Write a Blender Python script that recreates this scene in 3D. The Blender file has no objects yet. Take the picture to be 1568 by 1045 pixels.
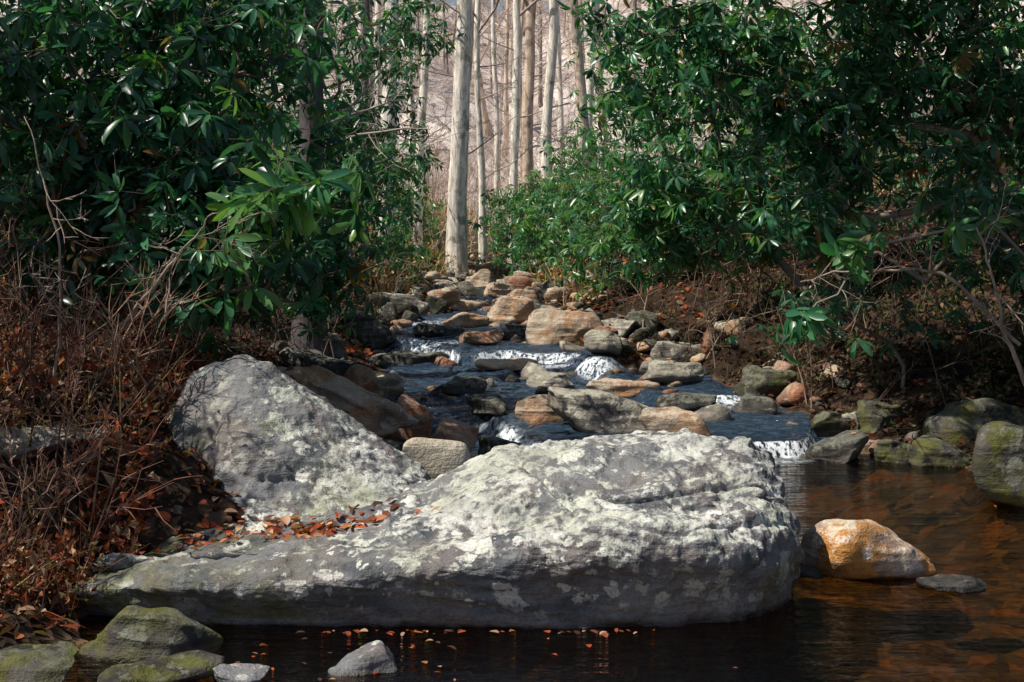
import bpy, bmesh, math
import numpy as np
from mathutils import Vector
rng = np.random.default_rng(7)
scene = bpy.context.scene
PI = math.pi

# ------------------------------------------------------------------ noise
def _hash(ix, iy, iz, seed):
    h = (ix.astype(np.int64)*374761393 + iy.astype(np.int64)*668265263 + iz.astype(np.int64)*2147483647 + seed*1274126177) & 0xFFFFFFFF
    h = ((h ^ (h >> 13))*1274126177) & 0xFFFFFFFF
    h = (h ^ (h >> 16)) & 0xFFFFFFFF
    return h/4294967295.0*2-1
def vnoise(p, seed=0):
    f = np.floor(p); t = p-f; t = t*t*t*(t*(t*6-15)+10); f = f.astype(np.int64)
    r = 0
    for dx in (0, 1):
        wx = t[:, 0] if dx else 1-t[:, 0]
        for dy in (0, 1):
            wy = t[:, 1] if dy else 1-t[:, 1]
            for dz in (0, 1):
                wz = t[:, 2] if dz else 1-t[:, 2]
                r = r+wx*wy*wz*_hash(f[:, 0]+dx, f[:, 1]+dy, f[:, 2]+dz, seed)
    return r
def fbm(p, octv=4, seed=0, gain=0.5):
    a = 1; s = 0; q = np.array(p, float)
    for o in range(octv):
        s = s+a*vnoise(q, seed+o*17); q = q*2.03+11.3; a *= gain
    return s
def ridged(p, octv=3, seed=0):
    a = 1; s = 0; q = np.array(p, float)
    for o in range(octv):
        s = s+a*(1-2*np.abs(vnoise(q, seed+o*13))); q = q*2.1+5.7; a *= .5
    return s
def nrm(v):
    return v/np.maximum(np.linalg.norm(v, axis=-1, keepdims=True), 1e-9)

# ------------------------------------------------------------------ mesh builder
class MB:
    def __init__(s):
        s.v = []; s.c = []; s.q = []; s.t = []; s.qm = []; s.tm = []; s.n = 0
    def add(s, v, c, quads=None, tris=None, mat=0):
        v = np.asarray(v, float).reshape(-1, 3)
        c = np.asarray(c, float)
        if c.ndim == 1: c = np.tile(c, (len(v), 1))
        s.v.append(v); s.c.append(c[:, :3])
        if quads is not None and len(quads):
            s.q.append(np.asarray(quads)+s.n); s.qm.append(np.full(len(quads), mat))
        if tris is not None and len(tris):
            s.t.append(np.asarray(tris)+s.n); s.tm.append(np.full(len(tris), mat))
        s.n += len(v)
    def arrays(s):
        v = np.concatenate(s.v); c = np.concatenate(s.c)
        q = np.concatenate(s.q) if s.q else np.zeros((0, 4), int)
        t = np.concatenate(s.t) if s.t else np.zeros((0, 3), int)
        return v, c, q, t
    def build(s, name, mats, smooth=True, origin=None, parent=None):
        v, c, q, t = s.arrays()
        if origin is None:
            origin = [(v[:, 0].min()+v[:, 0].max())/2, (v[:, 1].min()+v[:, 1].max())/2, v[:, 2].min()]
        origin = np.array(origin, float)
        me = bpy.data.meshes.new(name)
        me.vertices.add(len(v)); me.vertices.foreach_set('co', (v-origin).ravel().astype(np.float32))
        loops = np.concatenate([q.ravel(), t.ravel()]).astype(np.int32)
        me.loops.add(len(loops)); me.loops.foreach_set('vertex_index', loops)
        me.polygons.add(len(q)+len(t))
        ls = np.concatenate([np.arange(len(q))*4, len(q)*4+np.arange(len(t))*3]).astype(np.int32)
        me.polygons.foreach_set('loop_start', ls)
        mi = np.concatenate((s.qm+s.tm)).astype(np.int32) if (s.qm or s.tm) else np.zeros(0, np.int32)
        for m in mats: me.materials.append(m)
        me.update(calc_edges=True)
        me.polygons.foreach_set('material_index', mi)
        me.polygons.foreach_set('use_smooth', np.full(len(q)+len(t), smooth))
        at = me.color_attributes.new('col', 'FLOAT_COLOR', 'POINT')
        at.data.foreach_set('color', np.concatenate([c, np.ones((len(c), 1))], 1).ravel().astype(np.float32))
        me.update()
        ob = bpy.data.objects.new(name, me); ob.location = origin
        scene.collection.objects.link(ob)
        if parent is not None:
            ob.parent = parent
        return ob

# ------------------------------------------------------------------ leaf / twig geometry
def add_leaves(mb, B, D, U, L, W, col, curve=.15, fold=.25, detail=2, mat=0):
    N = len(B)
    if N == 0: return
    D = nrm(D); S = nrm(np.cross(D, U)); U = np.cross(S, D)
    L = np.broadcast_to(L, (N,)); W = np.broadcast_to(W, (N,)); curve = np.broadcast_to(curve, (N,))
    if detail == 2:
        rows = [(0.0, .0), (.22, .62), (.55, 1.0), (.84, .74), (1.0, 0)]
    elif detail == 1:
        rows = [(0, 0), (.5, 1.0), (1, 0)]
    elif detail == 3:
        rows = [(0, 1), (.35, .9), (.7, .6), (1.0, .1)]
    vs = []
    idx = []
    k = 0
    for (t, w) in rows:
        c = B+D*(L*t)[:, None]-U*(curve*L*t*t)[:, None]
        if detail == 3:
            vs += [c-S*(W*w*.5)[:, None], c+S*(W*w*.5)[:, None]]; idx.append((k, k+1)); k += 2
        elif w == 0:
            vs.append(c); idx.append((k,)); k += 1
        else:
            e = U*(W*w*fold)[:, None]
            vs += [c-S*(W*w*.5)[:, None]+e, c, c+S*(W*w*.5)[:, None]+e]; idx.append((k, k+1, k+2)); k += 3
    V = np.stack(vs, 1).reshape(-1, 3)
    q = []; t3 = []
    for a, b in zip(idx[:-1], idx[1:]):
        if len(a) == 1:
            t3 += [(a[0], b[1], b[0]), (a[0], b[2], b[1])]
        elif len(b) == 1:
            t3 += [(a[0], a[1], b[0]), (a[1], a[2], b[0])]
        else:
            for i in range(len(a)-1): q.append((a[i], a[i+1], b[i+1], b[i]))
    off = (np.arange(N)*k)[:, None, None]
    Q = (np.array(q)[None]+off).reshape(-1, 4) if q else None
    T = (np.array(t3)[None]+off).reshape(-1, 3) if t3 else None
    C = np.repeat(np.broadcast_to(col, (N, 3)), k, axis=0)
    mb.add(V, C, Q, T, mat)

def add_segs(mb, P0, P1, R0, R1, col, k=4, mat=0):
    N = len(P0)
    if N == 0: return
    D = nrm(P1-P0); ref = np.where(np.abs(D[:, 2:3]) > .9, [[1., 0, 0]], [[0, 0, 1.]])
    A = nrm(np.cross(D, ref)); Bv = np.cross(D, A)
    an = np.arange(k)*2*PI/k
    ring = A[:, None]*np.cos(an)[None, :, None]+Bv[:, None]*np.sin(an)[None, :, None]
    V = np.concatenate([P0[:, None]+ring*np.broadcast_to(R0, (N,))[:, None, None], P1[:, None]+ring*np.broadcast_to(R1, (N,))[:, None, None]], 1).reshape(-1, 3)
    q = np.array([(i, (i+1) % k, k+(i+1) % k, k+i) for i in range(k)])
    Q = (q[None]+(np.arange(N)*2*k)[:, None, None]).reshape(-1, 4)
    C = np.repeat(np.broadcast_to(col, (N, 3)), 2*k, axis=0)
    mb.add(V, C, Q, None, mat)

def add_tube(mb, pts, rad, col, k=14, mat=0, rough=.06, seed=0):
    pts = np.asarray(pts, float); rad = np.asarray(rad, float); n = len(pts)
    T = nrm(np.gradient(pts, axis=0)); ref = np.array([1., 0, 0]) if abs(T[0, 2]) > .7 else np.array([0, 0, 1.])
    A = nrm(np.cross(T, ref)); Bv = np.cross(T, A)
    an = np.arange(k)*2*PI/k
    ring = A[:, None]*np.cos(an)[None, :, None]+Bv[:, None]*np.sin(an)[None, :, None]
    base = pts[:, None]+ring*rad[:, None, None]
    nz = fbm((base*[3, 3, 1.2]).reshape(-1, 3)+seed*7.1, 3, seed).reshape(n, k)
    V = pts[:, None]+ring*(rad[:, None]*(1+rough*nz*2))[:, :, None]
    q = []
    for i in range(n-1):
        for j in range(k):
            q.append((i*k+j, i*k+(j+1) % k, (i+1)*k+(j+1) % k, (i+1)*k+j))
    mb.add(V.reshape(-1, 3), col, q, None, mat)

# ------------------------------------------------------------------ node helpers
def newmat(name):
    m = bpy.data.materials.new(name); m.use_nodes = True
    nt = m.node_tree; nt.nodes.clear()
    return m, nt
def N(nt, typ, **kw):
    n = nt.nodes.new(typ)
    for k, v in kw.items():
        if k.startswith('i_'):
            key = k[2:]
            key = int(key) if key.isdigit() else key.replace('_', ' ')
            n.inputs[key].default_value = v
        else: setattr(n, k, v)
    return n
def lk(nt, a, b): nt.links.new(a, b)
def ramp(nt, fac, stops, interp='LINEAR'):
    r = nt.nodes.new('ShaderNodeValToRGB'); r.color_ramp.interpolation = interp
    e = r.color_ramp.elements
    while len(e) < len(stops): e.new(.5)
    for el, (p, c) in zip(e, stops):
        el.position = p; el.color = (*c, 1) if len(c) == 3 else c
    lk(nt, fac, r.inputs[0]); return r.outputs[0]
def mixc(nt, fac, a, b, mode='MIX'):
    m = nt.nodes.new('ShaderNodeMix'); m.data_type = 'RGBA'; m.blend_type = mode
    for s, v in ((m.inputs[0], fac), (m.inputs[6], a), (m.inputs[7], b)):
        if isinstance(v, bpy.types.NodeSocket): lk(nt, v, s)
        elif isinstance(v, (int, float)): s.default_value = v
        else: s.default_value = (*v, 1)
    return m.outputs[2]
def mth(nt, op, a, b=None, clamp=False):
    m = nt.nodes.new('ShaderNodeMath'); m.operation = op; m.use_clamp = clamp
    for s, v in ((m.inputs[0], a), (m.inputs[1], b)):
        if v is None: continue
        if isinstance(v, bpy.types.NodeSocket): lk(nt, v, s)
        else: s.default_value = v
    return m.outputs[0]
def mapping(nt, src, scale=(1, 1, 1), rot=(0, 0, 0), loc=(0, 0, 0)):
    m = nt.nodes.new('ShaderNodeMapping'); lk(nt, src, m.inputs[0])
    m.inputs['Scale'].default_value = scale; m.inputs['Rotation'].default_value = rot; m.inputs['Location'].default_value = loc
    return m.outputs[0]
def noise(nt, vec, scale, detail=5, rough=.55, dist=0):
    n = nt.nodes.new('ShaderNodeTexNoise'); lk(nt, vec, n.inputs['Vector'])
    n.inputs['Scale'].default_value = scale; n.inputs['Detail'].default_value = detail
    n.inputs['Roughness'].default_value = rough; n.inputs['Distortion'].default_value = dist
    return n.outputs[0]
def stepr(nt, v, lo, hi):
    m = nt.nodes.new('ShaderNodeMapRange'); m.interpolation_type = 'SMOOTHSTEP'
    lk(nt, v, m.inputs[0]); m.inputs[1].default_value = lo; m.inputs[2].default_value = hi
    return m.outputs[0]

# ------------------------------------------------------------------ materials
def rock_material(name, dark, light, lich=(.5, .52, .48), lich_amt=1.0, warm=None, strata=1.0, lscale=6.5, warmamt=.85):
    m, nt = newmat(name)
    tc = N(nt, 'ShaderNodeTexCoord').outputs['Object']
    oi = N(nt, 'ShaderNodeObjectInfo')
    v = N(nt, 'ShaderNodeVectorMath', operation='ADD'); lk(nt, tc, v.inputs[0])
    mul = N(nt, 'ShaderNodeVectorMath', operation='SCALE'); mul.inputs[0].default_value = (7, 11, 5); lk(nt, oi.outputs['Random'], mul.inputs['Scale'])
    lk(nt, mul.outputs[0], v.inputs[1]); P = v.outputs[0]
    at = N(nt, 'ShaderNodeAttribute', attribute_name='col'); sep = N(nt, 'ShaderNodeSeparateColor'); lk(nt, at.outputs['Color'], sep.inputs[0])
    wet, moss, lic_toplight = sep.outputs[0], sep.outputs[1], sep.outputs[2]
    st = mapping(nt, P, (1.2, 1.2, 9), (.12, .16, 0))
    n1 = noise(nt, P, 2.2, 4, .6); ns = noise(nt, st, 1.6, 5, .62, .3)
    n3 = noise(nt, P, 22, 5, .65); n4 = noise(nt, P, 90, 2, .6)
    c = mixc(nt, stepr(nt, n1, .38, .62), dark, light)
    c = mixc(nt, mth(nt, 'MULTIPLY', stepr(nt, ns, .48, .62), .45*strata), c, tuple(min(1, x*1.4+.03) for x in light))
    if warm:
        nw = noise(nt, P, 3.3, 4, .6, .4)
        c = mixc(nt, mth(nt, 'MULTIPLY', stepr(nt, nw, .45, .6), warmamt), c, warm)
    c = mixc(nt, .7, c, mixc(nt, n3, (.35, .35, .36), (1.2, 1.2, 1.2)), 'MULTIPLY')
    nd = N(nt, 'ShaderNodeTexNoise'); lk(nt, P, nd.inputs['Vector']); nd.inputs['Scale'].default_value = 7; nd.inputs['Detail'].default_value = 5; nd.inputs['Roughness'].default_value = .68
    dv = N(nt, 'ShaderNodeVectorMath', operation='SCALE'); lk(nt, nd.outputs['Color'], dv.inputs[0]); dv.inputs['Scale'].default_value = .18
    av = N(nt, 'ShaderNodeVectorMath', operation='ADD'); lk(nt, P, av.inputs[0]); lk(nt, dv.outputs[0], av.inputs[1]); PD = av.outputs[0]
    def colonies(scale, lo, hi):
        vn = N(nt, 'ShaderNodeTexVoronoi'); lk(nt, PD, vn.inputs['Vector']); vn.inputs['Scale'].default_value = scale
        s = N(nt, 'ShaderNodeSeparateColor'); lk(nt, vn.outputs['Color'], s.inputs[0])
        thr = stepr(nt, s.outputs[0], lo, hi)
        return stepr(nt, mth(nt, 'SUBTRACT', mth(nt, 'MULTIPLY', thr, .6), vn.outputs['Distance']), -.01, .04)
    l1 = colonies(lscale, .4, 1.0); l2 = colonies(lscale*2.9, .45, 1.1)
    mixn = mth(nt, 'ADD', mth(nt, 'MULTIPLY', n3, .4), mth(nt, 'MULTIPLY', nd.outputs[0], .6))
    crust = stepr(nt, mth(nt, 'ADD', mixn, mth(nt, 'MULTIPLY', lic_toplight, .24)), .63, .74)
    L = mth(nt, 'MAXIMUM', l1, mth(nt, 'MULTIPLY', l2, .9)); L = mth(nt, 'MULTIPLY', L, stepr(nt, n3, .36, .46))
    L = mth(nt, 'MULTIPLY', L, mth(nt, 'MINIMUM', mth(nt, 'MULTIPLY', lic_toplight, 3.0), .9))
    L = mth(nt, 'MAXIMUM', L, mth(nt, 'MULTIPLY', crust, .75))
    L = mth(nt, 'MULTIPLY', L, lich_amt, clamp=True)
    lc = mixc(nt, stepr(nt, n1, .4, .6), lich, (lich[0]*.76, lich[1]*.80, lich[2]*.72))
    lc = mixc(nt, .6, lc, mixc(nt, stepr(nt, n3, .3, .6), (.5, .5, .5), (1.15, 1.15, 1.15)), 'MULTIPLY')
    lc = mixc(nt, .5, lc, mixc(nt, stepr(nt, ns, .36, .52), (.45, .46, .46), (1.05, 1.05, 1.05)), 'MULTIPLY')
    c = mixc(nt, L, c, lc)
    c = mixc(nt, .45, c, mixc(nt, stepr(nt, n4, .32, .5), (.4, .4, .4), (1.1, 1.1, 1.1)), 'MULTIPLY')
    mm = mth(nt, 'MULTIPLY', moss, stepr(nt, nd.outputs[0], .4, .55), clamp=True)
    c = mixc(nt, mm, c, mixc(nt, n3, (.03, .035, .010), (.17, .17, .035)))
    c = mixc(nt, mth(nt, 'MULTIPLY', wet, .85), c, mixc(nt, 1.0, c, (.28, .24, .2), 'MULTIPLY'))
    b = N(nt, 'ShaderNodeBsdfPrincipled'); lk(nt, c, b.inputs['Base Color'])
    rr = mixc(nt, wet, (.85,)*3, (.22,)*3); lk(nt, rr, b.inputs['Roughness'])
    b.inputs['Specular IOR Level'].default_value = .35
    h = mth(nt, 'ADD', mth(nt, 'MULTIPLY', n3, .6), mth(nt, 'MULTIPLY', ns, .9)); h = mth(nt, 'ADD', h, mth(nt, 'MULTIPLY', n4, .2))
    bp = N(nt, 'ShaderNodeBump', i_Strength=.85, i_Distance=.035); lk(nt, h, bp.inputs['Height']); lk(nt, bp.outputs[0], b.inputs['Normal'])
    o = N(nt, 'ShaderNodeOutputMaterial'); lk(nt, b.outputs[0], o.inputs[0])
    return m
M_hero = rock_material('boulder_gneiss', (.10, .112, .125), (.23, .235, .24), (.76, .76, .70), 1.0, warm=(.24, .20, .19), warmamt=.6)
M_grey = rock_material('rock_grey', (.11, .105, .10), (.32, .285, .24), (.66, .63, .52), .75)
M_tan = rock_material('rock_tan', (.24, .17, .12), (.60, .48, .36), (.74, .66, .54), .6, warm=(.54, .30, .16))
M_red = rock_material('rock_reddish', (.16, .09, .06), (.42, .27, .19), (.6, .5, .42), .4, warm=(.40, .16, .08))
M_orange = rock_material('rock_rusty', (.20, .11, .08), (.55, .45, .36), (.80, .76, .68), .85, warm=(.62, .28, .06), lscale=9)
M_dark = rock_material('rock_dark', (.03, .028, .025), (.10, .09, .08), (.36, .37, .31), .5)
M_cream = rock_material('rock_cream', (.62, .52, .38), (.70, .62, .48), (.72, .66, .56), .2, strata=.2)

def leaf_material(name, rough=.38, trans=.3, spec=.5):
    m, nt = newmat(name)
    at = N(nt, 'ShaderNodeAttribute', attribute_name='col'); c = at.outputs['Color']
    b = N(nt, 'ShaderNodeBsdfPrincipled'); lk(nt, c, b.inputs['Base Color']); b.inputs['Roughness'].default_value = rough
    b.inputs['Specular IOR Level'].default_value = spec
    t = N(nt, 'ShaderNodeBsdfTranslucent'); tcx = mixc(nt, 1.0, c, (1.5, 1.9, .7), 'MULTIPLY'); lk(nt, tcx, t.inputs[0])
    mx = N(nt, 'ShaderNodeMixShader', i_0=trans); lk(nt, b.outputs[0], mx.inputs[1]); lk(nt, t.outputs[0], mx.inputs[2])
    o = N(nt, 'ShaderNodeOutputMaterial'); lk(nt, mx.outputs[0], o.inputs[0]); return m
M_leaf = leaf_material('rhododendron_leaf', .33, .32, .65)
M_dry = leaf_material('dry_leaf', .75, .2, .2)

def bark_material(name):
    m, nt = newmat(name)
    at = N(nt, 'ShaderNodeAttribute', attribute_name='col')
    P = N(nt, 'ShaderNodeTexCoord').outputs['Object']
    n1 = noise(nt, mapping(nt, P, (9, 9, 1.6)), 1.5, 5, .65, .4); n2 = noise(nt, P, 3, 4, .6)
    c = mixc(nt, 1.0, at.outputs['Color'], mixc(nt, stepr(nt, n1, .3, .65), (.5, .48, .46), (1.2, 1.18, 1.14)), 'MULTIPLY')
    c = mixc(nt, stepr(nt, n2, .54, .66), c, mixc(nt, 1.0, c, (.45, .47, .45), 'MULTIPLY'))
    b = N(nt, 'ShaderNodeBsdfPrincipled'); lk(nt, c, b.inputs['Base Color']); b.inputs['Roughness'].default_value = .85
    b.inputs['Specular IOR Level'].default_value = .2
    bp = N(nt, 'ShaderNodeBump', i_Strength=.7, i_Distance=.03); lk(nt, n1, bp.inputs['Height']); lk(nt, bp.outputs[0], b.inputs['Normal'])
    o = N(nt, 'ShaderNodeOutputMaterial'); lk(nt, b.outputs[0], o.inputs[0]); return m
M_bark = bark_material('bark')
def twig_material(name):
    m, nt = newmat(name)
    at = N(nt, 'ShaderNodeAttribute', attribute_name='col')
    b = N(nt, 'ShaderNodeBsdfDiffuse'); lk(nt, at.outputs['Color'], b.inputs[0])
    o = N(nt, 'ShaderNodeOutputMaterial'); lk(nt, b.outputs[0], o.inputs[0]); return m
M_twig = twig_material('twig')

def ground_material():
    m, nt = newmat('forest_floor')
    P = N(nt, 'ShaderNodeTexCoord').outputs['Object']
    at = N(nt, 'ShaderNodeAttribute', attribute_name='col'); sep = N(nt, 'ShaderNodeSeparateColor'); lk(nt, at.outputs['Color'], sep.inputs[0])
    under, far = sep.outputs[0], sep.outputs[1]
    vc = N(nt, 'ShaderNodeTexVoronoi'); lk(nt, P, vc.inputs['Vector']); vc.inputs['Scale'].default_value = 17
    s2 = N(nt, 'ShaderNodeSeparateColor'); lk(nt, vc.outputs['Color'], s2.inputs[0])
    lit = ramp(nt, s2.outputs[0], [(0, (.02, .015, .011)), (.35, (.042, .027, .02)), (.6, (.07, .04, .027)), (.8, (.11, .075, .052)), (1, (.035, .024, .018))])
    n = noise(nt, P, 1.3, 5, .6); lit = mixc(nt, mth(nt, 'MULTIPLY', stepr(nt, n, .38, .6), .75), lit, (.024, .019, .014))
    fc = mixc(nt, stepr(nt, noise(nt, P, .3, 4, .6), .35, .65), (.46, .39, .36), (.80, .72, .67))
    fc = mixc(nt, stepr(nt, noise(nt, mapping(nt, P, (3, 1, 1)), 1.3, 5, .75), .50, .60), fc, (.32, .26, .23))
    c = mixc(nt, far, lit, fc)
    v2 = N(nt, 'ShaderNodeTexVoronoi'); lk(nt, P, v2.inputs['Vector']); v2.inputs['Scale'].default_value = 9
    s3 = N(nt, 'ShaderNodeSeparateColor'); lk(nt, v2.outputs['Color'], s3.inputs[0])
    peb = ramp(nt, s3.outputs[1], [(0, (.06, .045, .028)), (.5, (.15, .11, .065)), (.85, (.25, .18, .11)), (1, (.34, .16, .06))])
    c = mixc(nt, under, c, peb)
    b = N(nt, 'ShaderNodeBsdfDiffuse'); lk(nt, c, b.inputs[0])
    bp = N(nt, 'ShaderNodeBump', i_Strength=.8, i_Distance=.04); lk(nt, vc.outputs['Distance'], bp.inputs['Height']); lk(nt, bp.outputs[0], b.inputs['Normal'])
    o = N(nt, 'ShaderNodeOutputMaterial'); lk(nt, b.outputs[0], o.inputs[0]); return m
M_ground = ground_material()

def water_material():
    m, nt = newmat('stream_water')
    P = N(nt, 'ShaderNodeTexCoord').outputs['Object']
    at = N(nt, 'ShaderNodeAttribute', attribute_name='col'); sep = N(nt, 'ShaderNodeSeparateColor'); lk(nt, at.outputs['Color'], sep.inputs[0])
    foam, rough = sep.outputs[0], sep.outputs[1]
    n1 = noise(nt, mapping(nt, P, (1.3, 4.5, 1)), 3.0, 4, .55, .3)
    n2 = noise(nt, mapping(nt, P, (1.0, 2.2, 1)), 9.0, 3, .6, .5)
    h = mth(nt, 'ADD', mth(nt, 'MULTIPLY', n1, .8), mth(nt, 'MULTIPLY', mth(nt, 'MULTIPLY', n2, rough), 1.6))
    bp = N(nt, 'ShaderNodeBump', i_Strength=1.0, i_Distance=.035); lk(nt, h, bp.inputs['Height'])
    tint = mixc(nt, rough, (.50, .37, .20), (.24, .27, .28))
    tr = N(nt, 'ShaderNodeBsdfTransparent'); lk(nt, tint, tr.inputs[0])
    gl = N(nt, 'ShaderNodeBsdfGlossy'); gl.inputs['Roughness'].default_value = .06; lk(nt, bp.outputs[0], gl.inputs['Normal'])
    fr = N(nt, 'ShaderNodeFresnel', i_IOR=1.45); lk(nt, bp.outputs[0], fr.inputs['Normal'])
    mx = N(nt, 'ShaderNodeMixShader'); lk(nt, fr.outputs[0], mx.inputs[0]); lk(nt, tr.outputs[0], mx.inputs[1]); lk(nt, gl.outputs[0], mx.inputs[2])
    sky_bd = N(nt, 'ShaderNodeBsdfDiffuse'); lk(nt, mixc(nt, stepr(nt, n2, .45, .62), (.045, .085, .14), (.10, .16, .24)), sky_bd.inputs[0]); lk(nt, bp.outputs[0], sky_bd.inputs['Normal'])  # blue diffuse paints the sky's reflection into the rough water
    m1 = N(nt, 'ShaderNodeMixShader'); lk(nt, mth(nt, 'MULTIPLY', rough, .45), m1.inputs[0]); lk(nt, mx.outputs[0], m1.inputs[1]); lk(nt, sky_bd.outputs[0], m1.inputs[2])
    fd = N(nt, 'ShaderNodeBsdfDiffuse'); fd.inputs[0].default_value = (.80, .86, .92, 1)
    nf = noise(nt, mapping(nt, P, (7, 3, 3)), 4, 4, .7)
    ff = mth(nt, 'MULTIPLY', foam, stepr(nt, nf, .40, .56), clamp=True)
    m2 = N(nt, 'ShaderNodeMixShader'); lk(nt, ff, m2.inputs[0]); lk(nt, m1.outputs[0], m2.inputs[1]); lk(nt, fd.outputs[0], m2.inputs[2])
    o = N(nt, 'ShaderNodeOutputMaterial'); lk(nt, m2.outputs[0], o.inputs[0]); return m
M_water = water_material()

# ------------------------------------------------------------------ terrain definition
Ly = [-8, 4, 5.5, 6.2, 6.6, 7.0, 8, 9.5, 11, 13, 15, 18, 21, 27, 33, 40]
Lx = [-2.6, -2.2, -2.05, -1.95, -1.6, -.8, -.55, -.75, -1.0, -1.35, -1.6, -1.5, -1.3, -1.0, -.8, -.8]
Rx_ = [5, 4.4, 4.2, 4.1, 4.0, 3.9, 3.5, 3.2, 2.7, 2.3, 1.5, .9, .5, .15, -.2, -.2]
def LE(y): return np.interp(y, Ly, Lx)
def RE(y): return np.interp(y, Ly, Rx_)
steps = [(11.0, .10), (12.4, .06), (13.8, .07), (15.6, .12), (17.6, .05), (19.2, .05), (21.5, .05), (24, .07), (28, .06)]
def sm(t): t = np.clip(t, 0, 1); return t*t*(3-2*t)
def WL(x, y):
    x = np.asarray(x, float); y = np.asarray(y, float)
    w = 0*y
    for i, (ys, h) in enumerate(steps):
        off = .8*np.sin(x*1.5+i*2.3)+.45*np.sin(x*3.9+i*1.3)+.15*np.sin(x*9+i*2)
        wd = .36+.26*np.sin(x*2.1+i*1.9)
        w = w+h*sm((y+off-ys)/wd)
    return w
def GH(x, y):
    x = np.asarray(x, float); y = np.asarray(y, float); sh = x.shape
    xf = x.ravel(); yf = y.ravel()
    p = np.stack([xf, yf, 0*xf], 1)
    w = WL(xf, yf); nz = fbm(p*.9, 4, 3)
    dl = LE(yf)-xf; dr = xf-RE(yf)
    d = np.maximum(dl, dr)+.22*nz
    d = d+np.clip((yf-32)*.5, 0, 3)
    bar = np.clip((yf-10)/2, 0, 1)*np.clip(fbm(p*1.1, 3, 33), 0, 1)*.20
    ins = w-np.clip(-d*.45, 0, .30)+.03*fbm(p*5, 2, 9)+bar
    lft = np.where(d < 2.5, .42*d, 1.05+.25*(d-2.5)); rgt = np.where(d < 2, .36*d, .72+.3*(d-2))
    lft = np.where(d > 30, 7.9+.02*(d-30), lft); rgt = np.where(d > 30, 9.1+.02*(d-30), rgt)
    out = w+np.where(dl > dr, lft, rgt)
    out = out+np.clip(d, 0, 1)*.14*fbm(p*1.6, 4, 21)
    z = np.where(d < 0, ins, out)
    hill = .235*np.minimum(np.maximum(yf-40, 0), 75)*sm((yf-40)/12)+1.2*fbm(p*.12, 4, 5)*sm((yf-40)/15)
    return (z+hill).reshape(sh)
def gh1(x, y): return float(GH(np.array([x]), np.array([y]))[0])

def axis(lo, hi, fine_lo, fine_hi, fine, growth):
    a = list(np.arange(fine_lo, fine_hi, fine)); s = fine; x = a[-1]
    while x < hi: s *= growth; x += s; a.append(x)
    s = fine; x = a[0]; b = []
    while x > lo: s *= growth; x -= s; b.append(x)
    return np.array(b[::-1]+a)
gx = axis(-160, 160, -5, 6, .06, 1.06); gy = axis(-15, 260, 3.5, 16, .06, 1.02)
X, Y = np.meshgrid(gx, gy); Z = GH(X, Y)
def grid_faces(ny, nx):
    i = np.arange(ny-1)[:, None]*nx+np.arange(nx-1)[None]
    return np.stack([i, i+1, i+nx+1, i+nx], -1).reshape(-1, 4)
mb = MB(); wl = WL(X, Y)
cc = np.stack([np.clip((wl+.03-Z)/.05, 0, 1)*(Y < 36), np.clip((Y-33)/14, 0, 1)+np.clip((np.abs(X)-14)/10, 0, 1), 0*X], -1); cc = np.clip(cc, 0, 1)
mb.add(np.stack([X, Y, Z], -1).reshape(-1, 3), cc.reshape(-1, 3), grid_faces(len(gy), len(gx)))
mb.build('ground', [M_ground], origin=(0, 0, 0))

# water
wx = np.arange(-3.2, 5.6, .05); wy = np.concatenate([np.arange(-6, 10, .12), np.arange(10, 34.5, .05)])
X, Y = np.meshgrid(wx, wy); wl = WL(X, Y)
slope = (WL(X, Y+.05)-WL(X, Y-.05))/.1
p = np.stack([X.ravel(), Y.ravel(), 0*X.ravel()], 1)
turb = sm((Y-10.2)/1.2)
Z = wl+.026*turb*fbm(p*[3, 5, 1], 3, 40).reshape(X.shape)+.003*fbm(p*[2, 5, 1], 2, 41).reshape(X.shape)
slb = WL(X, Y+.30)-WL(X, Y-.05)
nzf = fbm(p*[1.6, 1.1, 1], 3, 44).reshape(X.shape)
foam = np.clip(slope*6-.5, 0, 1)*np.clip(.40+nzf*2.4, 0, 1)+np.clip(slb*8, 0, .7)*np.clip(nzf*1.8-.1, 0, 1)
cc = np.stack([np.clip(foam, 0, 1), turb, 0*X], -1)
mb = MB(); mb.add(np.stack([X, Y, Z], -1).reshape(-1, 3), cc.reshape(-1, 3), grid_faces(len(wy), len(wx)))
mb.build('stream_water', [M_water], origin=(0, 0, 0))

# ------------------------------------------------------------------ rocks
def vnormals(V, F):
    fn = np.cross(V[F[:, 1]]-V[F[:, 0]], V[F[:, -1]]-V[F[:, 0]])
    n = np.zeros_like(V)
    for k in range(F.shape[1]): np.add.at(n, F[:, k], fn)
    return nrm(n)
_ico = {}
def ico(sub):
    if sub not in _ico:
        bm = bmesh.new(); bmesh.ops.create_icosphere(bm, subdivisions=sub, radius=1)
        _ico[sub] = (np.array([v.co[:] for v in bm.verts]), np.array([[v.index for v in f.verts] for f in bm.faces])); bm.free()
    return _ico[sub]
def rock_attr(V, Nn, lichen=1., moss=0., wetpad=.03):
    w = WL(V[:, 0], V[:, 1]); nz = fbm(V*4, 3, 60)
    wet = np.clip((w+wetpad+.02*nz-V[:, 2])/.03, 0, 1)
    ms = np.clip(moss*(1.1-(V[:, 2]-w)*1.2), 0, 1)*np.clip(.6+nz, 0, 1)
    li_toplight = lichen*np.clip((V[:, 2]-w-.03)/.08, 0, 1)*np.clip(.3+.6*Nn[:, 2], 0, 1)  # lichen weighted to upward faces, painting lit tops paler
    return np.stack([wet, ms, li_toplight], 1)
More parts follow.
